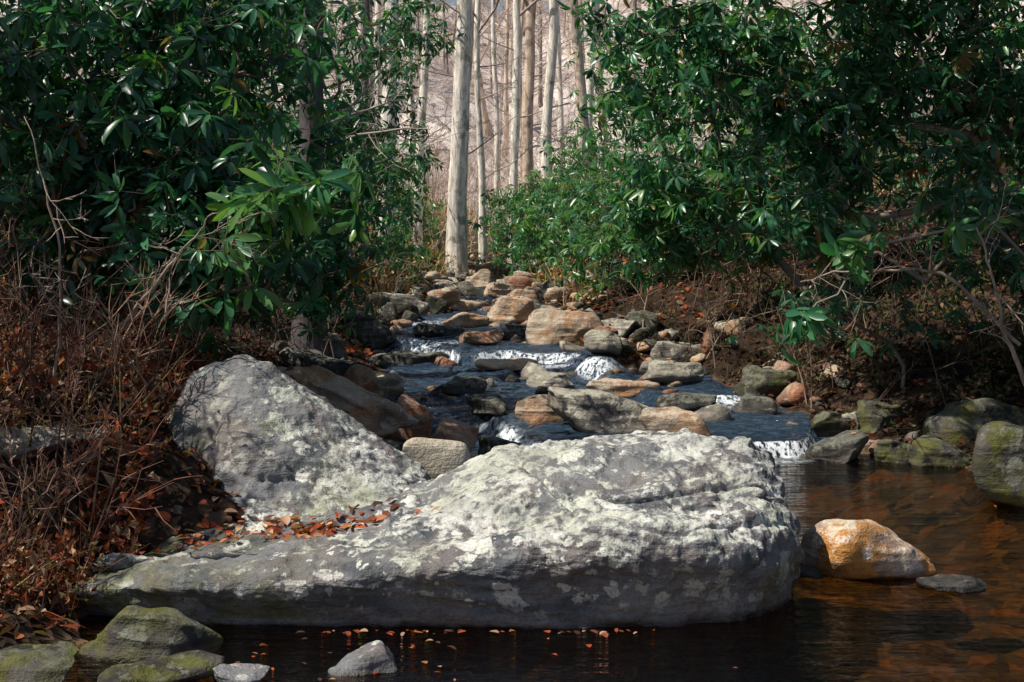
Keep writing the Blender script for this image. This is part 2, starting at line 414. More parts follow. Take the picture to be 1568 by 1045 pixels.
def rock_shape(size, seed, sub=5, p=None, rough=.05):
    r = np.random.default_rng(seed); v, f = ico(sub)
    K = 9; n = nrm(r.normal(size=(K, 3))); n = np.concatenate([n, [[.12, 0, 1], [0, 0, -1], [0, -1, .25]]]); n = nrm(n); d = r.uniform(.48, .95, K+3)
    if p is None: p = float(r.choice([12, 20, 34, 45]))
    dots = np.maximum(v@n.T, 0)/d
    rad = (np.sum(dots**p, 1)+1e-9)**(-1/p); rad = np.minimum(rad, 1.35)
    V = v*rad[:, None]
    V = V/np.abs(V).max(0)
    V = V*np.array(size)*.5
    s = np.mean(size)
    nn = vnormals(V, f)
    V = V+nn*(rough*s*(fbm(V/s*2.2+seed, 4, seed)*.8+.5*ridged(V/s*[1.2, 1.2, 6]+seed, 2, seed)-.2))[:, None]
    return V, f
def rot(V, rz=0, rx=0, ry=0):
    for a, i, j in ((rx, 1, 2), (ry, 2, 0), (rz, 0, 1)):
        c, s = math.cos(a), math.sin(a); W = V.copy(); W[:, i] = c*V[:, i]-s*V[:, j]; W[:, j] = s*V[:, i]+c*V[:, j]; V = W
    return V
def rock(name, x, y, w, dp, h, mat, seed, rz=0, ry=0, rx=0, sink=.3, base=None, sub=5, rough=.05, lichen=1., moss=0., p=None):
    V, f = rock_shape((w, dp, h*(1+sink)), seed, sub, p, rough); V = rot(V, rz, rx, ry)
    if base is None: base = float(WL(x, y))
    V[:, 2] += base+h-V[:, 2].max(); V[:, 0] += x; V[:, 1] += y
    nn = vnormals(V, f); mb = MB(); mb.add(V, rock_attr(V, nn, lichen, moss), None, f)
    return mb.build(name, [mat])

def catmull(C, n):
    m = len(C); t = np.linspace(0, m-1, n); i = np.clip(np.floor(t).astype(int), 0, m-2); u = (t-i)
    idx = lambda k: C[np.clip(k, 0, m-1)]
    sh = (n,)+(1,)*(C.ndim-1); u = u.reshape(sh)
    a, b, c, d = idx(i-1), idx(i), idx(i+1), idx(i+2)
    return .5*(2*b+(c-a)*u+(2*a-5*b+4*c-d)*u*u+(3*b-a-3*c+d)*u**3)
def loft(net, ns, nm):
    net = np.array(net, float)
    A = catmull(net, ns); A = np.swapaxes(catmull(np.swapaxes(A, 0, 1), nm), 0, 1)
    V = A.reshape(-1, 3); F = grid_faces(ns, nm)[:, ::-1]
    return V, F, A
def finish_loft(name, net, ns, nm, mat, disp, attr=None, **kw):
    V, F, A = loft(net, ns, nm)
    nn = vnormals(V, F)
    if nn[int(np.argmax(V[:, 2])), 2] < 0: F = F[:, ::-1]; nn = -nn
    V = V+nn*disp(V, nn)[:, None]
    V2 = list(V); tris = []
    for row in (0, ns-1):
        c = V[row*nm:(row+1)*nm].mean(0); V2.append(c); ci = len(V2)-1
        for j in range(nm): tris.append((row*nm+j, row*nm+(j+1) % nm, ci))
    V = np.array(V2); nn = vnormals(V, F)
    at = rock_attr(V, nn, **kw)
    if attr: at = attr(V, nn, at)
    mb = MB(); mb.add(V, at, F, tris)
    return mb.build(name, [mat])

# hero boulder : x, yb, yl, zl, yr, zr, yback
ST = [(-1.99, 6.32, 6.38, .03, 6.45, .05, 6.5), (-1.86, 6.22, 6.38, .17, 6.6, .19, 6.85), (-1.42, 6.08, 6.26, .24, 6.6, .25, 6.95),
      (-.96, 6.02, 6.20, .275, 6.68, .29, 7.1), (-.68, 6.0, 6.18, .31, 6.8, .35, 7.3), (-.50, 5.99, 6.16, .335, 6.95, .46, 7.4),
      (-.18, 5.98, 6.14, .37, 7.03, .545, 7.5), (.19, 5.98, 6.12, .405, 7.1, .595, 7.6), (.48, 5.99, 6.12, .43, 7.1, .605, 7.65),
      (.76, 6.02, 6.18, .42, 7.1, .615, 7.65), (1.0, 6.12, 6.32, .41, 7.1, .615, 7.6), (1.17, 6.28, 6.5, .41, 7.05, .60, 7.5),
      (1.265, 6.5, 6.68, .34, 6.95, .50, 7.3), (1.30, 6.6, 6.7, .15, 6.85, .25, 7.0)]
net = []
for x, yb, yl, zl, yr, zr, yk in ST:
    up = zr-zl
    net.append([(x, yb+.16, -.45), (x, yb+.06, -.02), (x, yb+.0, zl*.40), (x, yb-.03, zl*.74), (x, yl-.07, zl*.97), (x, yl+.06, zl+.005),
                (x, yl*.80+yr*.20, zl+up*.06), (x, yl*.64+yr*.36, zl+up*.55), (x, yl*.3+yr*.7, zl+up*.88), (x, yr, zr), (x, yr+.2, zr*.97), (x, yk, zr*.5), (x, yk+.05, -.4)])
def crack(V, sc, seed, wd=.035):
    n = fbm(V*sc, 3, seed); return np.exp(-(n/wd)**2)
def hero_disp(V, nn):
    q = V.copy(); q[:, 2] = V[:, 2]+.13*V[:, 0]-.10*V[:, 1]
    wv = q+.04*np.stack([fbm(V*2, 2, 5)]*3, 1)
    s = ridged(wv*[.6, .6, 7.0], 3, 77)
    st = fbm(wv*[.5, .7, 7], 3, 31); stp = np.round(st*2.5)/2.5*.7+st*.3
    top = np.clip((V[:, 2]-.3)/.15, 0, 1)
    right = sm((V[:, 0]-.5)/.5)
    ck = crack(wv, [.5, .6, 3.2], 91, .028)*(.15+.7*top)+.6*crack(wv, [.9, .9, 4.5], 97, .025)*top
    return .032*stp*(.3+.8*top)+.008*s-.030*ck+.045*fbm(V*1.7, 3, 12)+.020*fbm(V*6, 4, 13)*(.7+right)+.007*fbm(V*22, 3, 14)
def hero_attr(V, nn, at):
    top = sm((V[:, 2]-.25)/.16)*np.clip(nn[:, 2]*2.2-.3, 0, 1)
    b = fbm(V*2.1, 3, 18)
    at[:, 2] = np.clip(.25+.58*top+.40*b*(.3+top), 0, 1.05)*np.clip((V[:, 2]-.04)/.1, 0, 1)  # lichen, plus the sunlit top's paleness painted into the colour; front stays dark
    lowz = np.clip((.36-V[:, 2])/.22, 0, 1)
    at[:, 1] = np.clip(lowz*(.12+.9*np.clip((-.5-V[:, 0]), 0, 1)+.6*sm((V[:, 0]-.9)/.3))+.4*b*lowz, 0, .85)*(V[:, 2] > .03)
    return at
hb = finish_loft('large_boulder', net, 460, 300, M_hero, hero_disp, hero_attr, lichen=1.1, moss=.55, wetpad=.035)

# left boulder
ST = [(-1.93, 7.5, .30, 7.7, .45), (-1.86, 7.38, .42, 7.7, .78), (-1.73, 7.28, .42, 7.7, .92), (-1.50, 7.15, .40, 7.72, .99), (-1.32, 7.08, .38, 7.75, .965),
      (-1.15, 7.05, .34, 7.72, .82), (-.86, 7.02, .30, 7.68, .66), (-.64, 7.05, .27, 7.65, .53), (-.47, 7.15, .22, 7.6, .40), (-.38, 7.3, .1, 7.5, .18)]
net = []
for x, yb, zl, yr, zr in ST:
    net.append([(x, yb+.1, -.2), (x, yb+.05, .05), (x, yb, zl*.6), (x, yb+.08, zl), (x, yb*.6+yr*.4, zl*.6+zr*.4+.03), (x, yb*.25+yr*.75, zl*.2+zr*.8+.02), (x, yr, zr), (x, yr+.2, zr*.97), (x, yr+.4, zr*.5), (x, yr+.45, -.2)])
def left_disp(V, nn):
    q = V.copy(); q[:, 2] = V[:, 2]+.35*V[:, 0]
    wv = q+.05*fbm(V*2, 2, 8)[:, None]
    s = fbm(wv*[1, 1, 7], 3, 51)
    low = np.clip((.45-V[:, 2])/.25, 0, 1)
    ck = crack(wv, [.8, .8, 2.5], 96)
    return (.010+.08*low)*np.round(s*2.5)/2.5+.055*fbm(V*1.6, 3, 52)+.020*fbm(V*6, 4, 53)+.007*fbm(V*22, 2, 54)-(.012+.07*low)*ck
def left_attr(V, nn, at):
    b = fbm(V*2.4, 3, 19); at[:, 2] = np.clip(.36+.45*b+.36*np.clip((V[:, 0]+1.1)*2, -.5, .8), .12, 1.0); at[:, 1] = np.clip(.35+.7*b-(V[:, 0]+1.4), 0, .6)*(V[:, 2] < .7)
    return at
finish_loft('lichen_boulder', net, 300, 220, M_hero, left_disp, left_attr, lichen=1.1, moss=.25)
rock('fractured_rock', -1.32, 7.0, .5, .3, .24, M_hero, 5, sink=.5, base=.12, rough=.1, ry=.35)
rock('fractured_rock', -1.0, 6.93, .42, .25, .17, M_hero, 6, ry=.3, sink=.5, base=.14, rough=.1)
rock('fractured_rock', -1.62, 6.95, .3, .25, .22, M_dark, 7, ry=.5, sink=.5, base=.14, rough=.1)

R = [
 ('pool_rock', 1.83, 7.1, .82, .5, .28, M_orange, 216, dict(ry=.10, lichen=.9, p=14)),
 ('pool_rock', 1.42, 7.0, .26, .25, .05, M_dark, 12, {}),
 ('pool_rock', 2.14, 6.75, .42, .25, .05, M_dark, 13, {}),
 ('mossy_boulder', 3.25, 8.9, .85, .8, .5, M_dark, 140, dict(moss=2.2, sink=.6, p=8)),
 ('shore_rock', -1.42, 5.72, .62, .4, .2, M_dark, 15, dict(moss=1.3, ry=.1)),
 ('shore_rock', -1.8, 5.35, .62, .4, .12, M_dark, 16, dict(moss=1.5)),
 ('shore_rock', -1.02, 5.32, .24, .2, .06, M_hero, 17, {}),
 ('shore_rock', -.55, 5.50, .34, .24, .08, M_hero, 18, dict(ry=-.15)),
 ('shore_rock', -1.28, 5.3, .5, .3, .09, M_dark, 19, dict(moss=1.4)),
 ('pale_rock', -.36, 7.95, .54, .4, .55, M_cream, 20, dict(rough=.015, lichen=.2, p=7)),
 ('slanted_slab', -1.15, 9.8, 1.25, .4, .44, M_tan, 21, dict(ry=.46, lichen=.6, base=.32, sink=-.3, p=34)),
 ('river_rock', -1.28, 12.0, .46, .4, .40, M_red, 22, {}),
 ('river_rock', -.80, 10.6, .42, .4, .46, M_red, 23, {}),
 ('river_rock', -.44, 10.2, .38, .3, .32, M_red, 24, {}),
 ('river_rock', -.95, 10.3, .5, .3, .16, M_dark, 25, {}),
 ('river_rock', -.2, 11.9, .44, .35, .16, M_dark, 26, {}),
 ('river_rock', -.12, 10.3, .40, .3, .20, M_dark, 27, dict(p=8)),
 ('river_rock', .2, 11.8, .44, .35, .2, M_tan, 28, dict(lichen=.4, p=8)),
 ('flat_rock', .72, 11.3, 1.0, .9, .32, M_grey, 29, dict(p=24)),
 ('river_rock', 1.28, 11.0, .6, .45, .28, M_tan, 30, {}),
 ('river_rock', .98, 10.45, .4, .3, .1, M_dark, 31, {}),
 ('river_rock', .42, 13.6, .6, .4, .16, M_grey, 32, {}),
 ('river_rock', .62, 16.5, .9, .8, .42, M_tan, 33, dict(lichen=.5)),
 ('river_rock', .95, 15.3, .5, .5, .26, M_grey, 34, {}),
 ('river_rock', .0, 19.5, .8, .6, .38, M_tan, 35, {}),
 ('river_rock', -.12, 14.8, .85, .35, .12, M_tan, 36, {}),
 ('river_rock', -1.05, 15.4, .9, .4, .14, M_dark, 37, {}),
 ('river_rock', -1.35, 13.6, .6, .5, .2, M_dark, 38, {}),
 ('river_rock', -.55, 13.3, .6, .4, .16, M_dark, 39, {}),
 ('river_rock', 1.05, 13.4, .7, .4, .18, M_tan, 40, {}),
 ('river_rock', 1.6, 13.6, .7, .4, .2, M_grey, 41, {}),
 ('river_rock', 1.55, 12.4, .6, .5, .16, M_dark, 42, {}),
 ('river_rock', 2.05, 12.3, .5, .4, .16, M_dark, 43, {}),
 ('river_rock', -.6, 27.5, .7, .5, .35, M_tan, 44, {}),
 ('river_rock', -.2, 24, .6, .5, .25, M_tan, 45, {}),
 ('river_rock', -.75, 21.5, .7, .5, .18, M_tan, 46, {}),
 ('river_rock', .1, 22.5, .6, .5, .25, M_tan, 47, {}),
 ('river_rock', -1.1, 24.5, .6, .5, .25, M_grey, 48, {}),
 ('river_rock', -.4, 29.5, 1.1, .6, .38, M_tan, 49, {}),
 ('river_rock', .25, 26, .8, .6, .35, M_tan, 50, {}),
 ('river_rock', -.9, 17.2, .6, .4, .16, M_dark, 71, {}),
 ('river_rock', -.35, 16.6, .55, .4, .16, M_red, 72, {}),
 ('river_rock', .1, 17.6, .6, .4, .18, M_dark, 73, {}),
 ('river_rock', -.6, 18.8, .7, .4, .2, M_tan, 74, {}),
 ('river_rock', .35, 12.7, .4, .35, .14, M_dark, 75, {}),
 ('bank_rock', 2.35, 10.5, .62, .4, .2, M_dark, 51, dict(ry=-.3)),
 ('bank_rock', 2.75, 10.4, .42, .4, .16, M_dark, 52, dict(moss=1.3)),
 ('bank_rock', 3.1, 10.2, .5, .4, .2, M_dark, 53, dict(moss=1.5)),
 ('bank_rock', 2.55, 11.6, .5, .4, .22, M_dark, 54, dict(moss=.6)),
 ('bank_rock', 3.0, 11.6, .7, .6, .3, M_dark, 55, dict(moss=1.3)),
 ('bank_rock', 3.7, 10.9, 1.1, .7, .42, M_dark, 56, dict(moss=1.3)),
 ('bank_rock', 2.4, 13.2, .6, .5, .3, M_dark, 57, dict(moss=.8)),
 ('bank_rock', 1.75, 14.8, .6, .5, .3, M_grey, 58, {}),
 ('bank_rock', 1.25, 16.6, .6, .6, .3, M_grey, 59, {}),
 ('bank_rock', 1.0, 18.4, .7, .6, .3, M_dark, 60, {}),
 ('bank_rock', -1.85, 11.0, .9, .7, .45, M_dark, 61, {}),
 ('bank_rock', -1.7, 12.9, .8, .7, .4, M_dark, 62, {}),
 ('bank_rock', -1.9, 14.6, .8, .7, .45, M_dark, 63, {}),
 ('bank_rock', -1.8, 17, .8, .7, .4, M_dark, 64, {}),
 ('bank_rock', -1.6, 20, .9, .7, .35, M_grey, 65, {}),
 ('bank_rock', -2.4, 7.0, .9, .3, .12, M_grey, 66, dict(base=.62)),
]
for nm, x, y, w, dp, h, mt, sd, kw in R:
    rock(nm, x, y, w, dp, h, mt, sd, rz=(sd*1.7) % .9-.45, **kw)
for mt, sd0, cnt in ((M_grey, 100, 160), (M_dark, 400, 270), (M_tan, 700, 230), (M_red, 900, 90)):
    mb = MB(); r = np.random.default_rng(sd0)
    shapes = [rock_shape((1, .8, .55), sd0+i, 3, None, .06) for i in range(16)]
    for i in range(cnt):
        y = r.uniform(10.2, 33) if mt is not M_tan else r.uniform(12.5, 33)
        side = r.random()
        if side < .36: x = LE(y)+r.normal(-.15, .35)
        elif side < .74: x = RE(y)+r.normal(.15, .35)
        else: x = r.uniform(LE(y), RE(y))
        s = min(.08*math.exp(r.normal()*.65+.35), .5)*(1+.02*y)
        V, f = shapes[i % 16]; V = rot(V*s, r.uniform(0, 6), r.uniform(-.5, .5), r.uniform(-.5, .5))
        zb = max(gh1(x, y)+.12*s, float(WL(x, y))-.12*s)
        V = V+[x, y, zb]
        mb.add(V, rock_attr(V, vnormals(V, f), .8, .4 if mt is M_dark else 0), None, f)
    mb.build('river_cobbles', [mt])

# ------------------------------------------------------------------ rhododendron
GREENS = np.array([(.014, .052, .030), (.028, .115, .062), (.05, .19, .09), (.09, .26, .10), (.17, .32, .055)])
def leafcols(r, n, bright=0):
    w = np.array([.27, .35, .24, .10, .04])+bright*np.array([-.28, -.18, .08, .2, .18]); w = np.clip(w, .01, 1); w /= w.sum()
    c = GREENS[r.choice(5, n, p=w)]*r.uniform(.7, 1.3, (n, 1))
    k = r.random(n) < .014; c[k] = (.38, .12, .03)
    return c
def rhodo(name, roots, ells, leafL=.155, seed=0, detail=2, extra=1.2, bright=0, bark=(.18, .145, .12), cl=(6, 10), droop=.15, gap=-.38):
    r = np.random.default_rng(seed); tips = []
    for cx, cy, cz, rx, ry, rz, n in ells:
        d = nrm(r.normal(size=(n, 3)))*(r.random((n, 1))**.45); P = d*[rx, ry, rz]+[cx, cy, cz]
        tips.append(P)
    tips = np.concatenate(tips)
    gh = GH(tips[:, 0], tips[:, 1]); tips = tips[tips[:, 2] > np.maximum(gh, WL(tips[:, 0], tips[:, 1]))+.12]
    g = fbm(tips*1.9, 2, seed+5); tips = tips[g > gap]
    roots = np.array(roots, float); rz = GH(roots[:, 0], roots[:, 1]) if roots.shape[1] == 2 else roots[:, 2]
    roots = np.column_stack([roots[:, 0], roots[:, 1], rz-.1])
    dr = np.min(np.linalg.norm(tips[:, None]-roots[None], axis=2), 1); tips = tips[np.argsort(dr)]
    nodes = np.concatenate([roots, tips]); nr = len(roots); n = len(nodes)
    par = np.full(n, -1); path = np.zeros(n)
    for i in range(nr, n):
        d = np.linalg.norm(nodes[:i]-nodes[i], axis=1); cost = d+.22*path[:i]+(d > 1.2)*.3
        j = int(np.argmin(cost)); par[i] = j; path[i] = path[j]+d[j]
    cnt = np.ones(n)
    for i in range(n-1, nr-1, -1): cnt[par[i]] += cnt[i]
    rad = np.clip(.0028*np.sqrt(cnt), .003, .045)
    mb = MB()
    ch = np.arange(nr, n); pa = par[ch]; A = nodes[pa]; Bn = nodes[ch]; L = np.linalg.norm(Bn-A, axis=1)
    mids = []
    for t in (.33, .66):
        m = A*(1-t)+Bn*t+r.normal(size=A.shape)*(L*.09)[:, None]; m[:, 2] -= L*.08; mids.append(m)
    chain = [A, mids[0], mids[1], Bn]
    rp = np.minimum(rad[pa], rad[ch]*1.5+.002)
    bc = np.array(bark)*r.uniform(.6, 1.9, (len(ch), 1))
    for k in range(3):
        add_segs(mb, chain[k], chain[k+1], rp*(1-k/3)+rad[ch]*(k/3), rp*(1-(k+1)/3)+rad[ch]*((k+1)/3), bc, 5 if detail == 2 else 3, 1)
    ne = int(len(ch)*extra)
    idx = r.integers(0, len(ch), ne)
    base = np.concatenate([Bn, Bn[idx]+r.normal(size=(ne, 3))*[leafL*1.2, leafL*1.2, leafL*.9]])
    dirn = nrm(np.concatenate([Bn-A, (Bn-A)[idx]]))
    src = Bn[idx]; add_segs(mb, src, base[len(ch):], .003, .002, np.array(bark), 3, 1)
    axisv = nrm(dirn*.55+[0, 0, .5]+r.normal(size=base.shape)*.4)
    nl = r.integers(cl[0], cl[1], len(base)); tot = nl.sum(); own = np.repeat(np.arange(len(base)), nl)
    k = np.concatenate([np.arange(m)/m for m in nl]); az = k*2*PI+r.uniform(-.3, .3, tot)+own*1.3
    a = axisv[own]; u = nrm(np.cross(a, [[.3, .9, .1]])); v = np.cross(a, u)
    el = r.uniform(-.8, .35, tot)-droop
    D = (u*np.cos(az)[:, None]+v*np.sin(az)[:, None])*np.cos(el)[:, None]+a*np.sin(el)[:, None]
    D[:, 2] -= droop
    U = nrm(a+r.normal(size=a.shape)*.28)
    sc = r.uniform(.65, 1.15, len(base))[own]*r.uniform(.7, 1.12, tot)
    cb = leafcols(r, len(base), bright)[own]*.5+leafcols(r, tot, bright)*.5
    add_leaves(mb, base[own]+D*(.012*leafL/.12), D, U, leafL*sc, leafL*.29*sc*r.uniform(.85, 1.2, tot), cb, r.uniform(.02, .45, tot), .16, detail, 0)
    return mb.build(name, [M_leaf, M_twig])

# left foreground mass
rhodo('rhododendron', [(-3.2, 9.0), (-2.7, 9.6), (-3.6, 8.6)],
      [(-3.0, 9.1, 2.6, 1.2, 1.1, 1.1, 330), (-2.2, 8.9, 2.4, .75, .7, 1.0, 190), (-1.9, 8.6, 1.7, .45, .45, .42, 85), (-1.5, 8.4, 1.9, .38, .3, .26, 26),
       (-2.8, 9.3, 1.6, .8, .6, .4, 100), (-2.0, 9.6, 3.2, .8, .7, .6, 90), (-1.75, 8.3, 1.35, .35, .3, .2, 26)], seed=1, bright=-.1)
rhodo('rhododendron', [(-4.2, 11), (-3.0, 11.8)],
      [(-3.4, 11.2, 2.6, 1.7, .9, 1.8, 300), (-2.3, 12, 1.6, 1.0, .8, .8, 150), (-2.1, 11.8, 3.3, .7, .7, .9, 90), (-1.55, 12.2, 2.2, .35, .4, .5, 34), (-1.72, 12.7, 1.6, .38, .3, .85, 80)], seed=2)
rhodo('rhododendron', [(-2.8, 16.5), (-3.2, 15)],
      [(-2.6, 16.5, 2.3, 1.3, 1.3, .9, 240), (-1.9, 17.0, 3.0, .9, .8, .9, 110), (-3.4, 15.5, 2.0, 1.4, 1.4, 1.4, 200), (-2.2, 16.8, 4.1, 1.1, .9, .7, 90), (-1.7, 17.2, 1.5, .5, .6, .4, 50), (-1.15, 17.3, 4.1, .6, .5, .4, 34)], seed=3, detail=1, bright=.2)
rhodo('rhododendron', [(-3.4, 22), (-2.6, 23)],
      [(-3.2, 22, 2.4, 1.8, 1.6, 1.2, 220), (-1.9, 22.5, 2.6, .7, .9, .9, 90), (-1.9, 23.5, 1.3, .6, .9, .5, 80), (-4.2, 21, 3.5, 1.5, 1.5, 1.3, 120), (-1.8, 22.5, 4.3, .6, .6, .6, 30)], seed=4, detail=1, bright=.4)
# right masses
rhodo('rhododendron', [(3.6, 11.5), (4.4, 10.6), (3.0, 12.6)],
      [(3.7, 11.2, 2.8, 1.3, 1.2, 1.2, 380), (2.6, 11.6, 2.6, .9, .9, .8, 220), (2.2, 10.8, 1.7, .4, .4, .3, 30), (4.6, 10.2, 2.5, 1.1, 1.0, .9, 210),
       (2.9, 11, 3.8, 1.1, 1, .7, 160), (3.1, 9.8, 2.0, .5, .4, .3, 30), (1.2, 11.8, 3.5, .8, .7, .35, 76), (1.9, 11.5, 3.0, .6, .6, .4, 70), (3.3, 10.3, 1.9, .5, .4, .35, 40)], seed=5)
rhodo('rhododendron', [(2.4, 15.2), (3.2, 15)],
      [(2.2, 15, 2.4, 1.15, 1.0, 1.1, 300), (1.5, 15.4, 1.75, .7, .7, .7, 150), (2.6, 15, 3.6, 1.2, 1, .7, 150), (1.3, 15.0, 3.2, .6, .6, .6, 60)], seed=6, bright=.55)
rhodo('rhododendron', [(1.8, 20), (2.6, 19.5)],
      [(1.5, 20, 1.8, 1.1, 1.2, 1.0, 280), (2.8, 19, 2.6, 1.5, 1.4, 1.6, 240), (1.5, 19.6, 3.9, .8, .9, .8, 60)], seed=7, detail=1, bright=.8)
rhodo('rhododendron', [(.8, 27), (1.8, 27)],
      [(.9, 27, 1.6, 1.3, 1.2, 1.1, 280), (.1, 29, 1.7, .9, .8, .8, 150), (2.6, 26, 2.4, 1.6, 1.6, 1.7, 240), (1.2, 27, 3.0, .8, .8, .8, 60)], seed=8, detail=1, bright=1.0)
rhodo('rhododendron', [(.6, 32), (-1.9, 30)],
      [(.5, 31.5, 1.9, 1.1, .9, 1.0, 240), (1.8, 32, 2.8, 1.2, .9, 1.3, 160), (-2.2, 29.5, 1.8, .8, .8, .7, 120)], seed=10, detail=1, bright=1.2)
rhodo('rhododendron', [(4.5, 16), (5.5, 14)],
      [(4.8, 15, 2.8, 1.8, 1.8, 1.9, 280)], seed=9, detail=1)
# low growth on the right bank
rhodo('rhododendron', [(3.4, 12.0), (4.2, 11.2)],
      [(3.4, 12.2, 1.05, .8, .5, .35, 70), (4.3, 11.2, 1.3, .8, .6, .35, 80), (2.7, 13.6, .95, .6, .5, .3, 50)], seed=14, leafL=.12, bright=-.3)
# unseen boughs added above the frame to shade banks and bushes
rhodo('rhododendron', [(5.0, 10.5), (4.6, 8.8)],
      [(1.7, 9.0, 3.85, 1.2, .9, .35, 230), (3.3, 9.2, 3.9, 1.2, 1.1, .5, 180), (1.2, 10.4, 4.3, .9, .8, .35, 110)], seed=21, extra=1.2, gap=-.6)
rhodo('rhododendron', [(-5.0, 7.5)],
      [(-4.4, 6.7, 3.5, .9, 1.1, .5, 90), (-4.4, 8.4, 4.5, 1.4, 1.0, .5, 170)], seed=23, extra=1.0)  # added out of view on the left, shading the left bank and bush
# near sprays
rhodo('rhododendron_branch', [(-2.3, 8.7, 1.5)], [(-1.26, 8.1, 1.93, .22, .12, .08, 10), (-1.45, 8.1, 1.86, .14, .12, .06, 7), (-1.55, 8.1, 1.5, .14, .2, .16, 6)], seed=12, bright=1.9, leafL=.20, extra=.5, droop=.1)
rhodo('rhododendron_branch', [(3.8, 9.6, 1.4)], [(1.8, 9.0, 1.15, .10, .12, .07, 5), (2.15, 9.2, 1.55, .14, .15, .12, 7), (2.95, 9.0, 1.75, .25, .2, .1, 7)], seed=13, bright=.8, leafL=.19, extra=.3, droop=.25)

# ------------------------------------------------------------------ trees
def branchy(mb, base, d, L, r0, lvl, r, col, kids, mat=0, n=5):
    pts = [np.array(base)]; dd = np.array(d, float)
    for i in range(n):
        dd = nrm(dd+r.normal(size=3)*.15+[0, 0, .05]); pts.append(pts[-1]+dd*L/n)
    rad = np.linspace(r0, r0*.3, n+1); P = np.array(pts)
    add_segs(mb, P[:-1], P[1:], rad[:-1], rad[1:], col, 5 if lvl == 0 else 3, mat)
    if lvl < len(kids):
        for k in range(kids[lvl]):
            t = r.uniform(.2, 1)*n; i = min(int(t), n-1); b = P[i]+(P[i+1]-P[i])*(t-i)
            nd = nrm(dd+r.normal(size=3)*.75+[0, 0, .15])
            branchy(mb, b, nd, L*r.uniform(.35, .6), max(rad[i]*.5, .004), lvl+1, r, col, kids, mat, max(2, n-1))
def tree_mb(x, y, z, H, r0, lean, seed, col, kids=(5, 4), nb=9, b0=.35, low=2, k=14, rings=42, tw=None, n=5, wobble=.03):
    r = np.random.default_rng(seed)
    nn_ = rings; t = np.linspace(0, 1, nn_); wob = np.cumsum(r.normal(size=(nn_, 2))*wobble*H/12, 0)
    wob = np.array([np.convolve(wob[:, i], np.ones(7)/7, 'same') for i in range(2)]).T*t[:, None]**.3
    P = np.column_stack([x+lean[0]*t*H+wob[:, 0], y+lean[1]*t*H+wob[:, 1], z+t*H])
    rad = r0*(1-.72*t)+r0*.55*np.exp(-t*H/.35)
    mb = MB(); add_tube(mb, P, rad, col, k, 0, .07, seed)
    tc = np.array(tw if tw is not None else np.array(col)*.9)
    for i in range(nb):
        tt = b0+(1-b0)*(i+r.random())/nb; kk = min(int(tt*(nn_-1)), nn_-1); a = r.uniform(0, 2*PI)
        branchy(mb, P[kk], (math.cos(a), math.sin(a), r.uniform(.3, .9)), H*.3*(1.25-tt), rad[kk]*.45, 0, r, tc, kids, 1, n)
    for i in range(low):
        tt = r.uniform(.1, b0); kk = int(tt*(nn_-1)); a = r.uniform(0, 2*PI)
        branchy(mb, P[kk], (math.cos(a), math.sin(a), r.uniform(.1, .5)), r.uniform(.8, 1.8), .018, 0, r, tc, (4, 3), 1, n)
    return mb
def tree(name, x, y, H, r0, lean, seed, col, **kw):
    return tree_mb(x, y, gh1(x, y)-.15, H, r0, lean, seed, col, **kw).build(name, [M_bark, M_twig])
PALE = (.90, .86, .78); TANB = (.68, .55, .45); GREYB = (.13, .115, .125)
tr = [(-1.15, 29, 17, .21, (.012, 0), PALE), (-.62, 30, 14, .085, (-.03, .01), PALE), (.02, 33, 16, .12, (-.005, 0), PALE), (.42, 34, 16, .16, (0, 0), TANB),
      (.80, 33, 16, .14, (-.004, 0), PALE), (1.45, 28, 15, .13, (-.012, 0), TANB), (-2.35, 26.5, 14, .17, (.01, 0), PALE), (-1.9, 29, 13, .10, (-.008, 0), PALE),
      (-2.9, 27, 12, .10, (.01, 0), GREYB), (-2.05, 14.3, 9, .15, (.045, 0), GREYB), (3.2, 22, 12, .09, (-.01, 0), TANB), (2.0, 36, 15, .13, (.01, 0), PALE),
      (-3.6, 34, 15, .14, (0, 0), TANB), (3.2, 27, 13, .08, (.02, 0), PALE), (-1.5, 36, 15, .08, (.02, 0), TANB), (-.4, 40, 16, .09, (.01, 0), PALE), (1.3, 41, 16, .10, (-.01, 0), PALE),
      (-2.6, 38, 16, .11, (.015, 0), PALE), (.2, 43, 16, .08, (.03, 0), TANB), (2.7, 40, 16, .12, (0, 0), TANB), (-3.9, 40, 16, .10, (.01, 0), PALE)]
for i, (x, y, H, r0, ln, c) in enumerate(tr):
    tree('bare_tree', x, y, H, r0, ln, 200+i, c, low=4, tw=(.4, .33, .29), wobble=.05)
tms = []
for i in range(6):
    c = [PALE, TANB, (.55, .48, .44), (.5, .42, .37), (.8, .72, .64), (.35, .3, .28)][i]
    m_ = tree_mb(0, 0, 0, 14, [.09, .12, .07, .13, .05, .08][i], ((-.04, .03, 0, .05, -.06, .02)[i], 0), 300+i, c, kids=(7, 5), nb=16, b0=.14, low=6, k=8, rings=20, tw=[(.68, .59, .53), (.60, .50, .44), (.52, .44, .40)][i % 3], n=3, wobble=.12)
    v, c_, q, t_ = m_.arrays(); mats = np.concatenate(m_.qm); tms.append((v, c_, q, mats))
mb = MB(); r = np.random.default_rng(55)
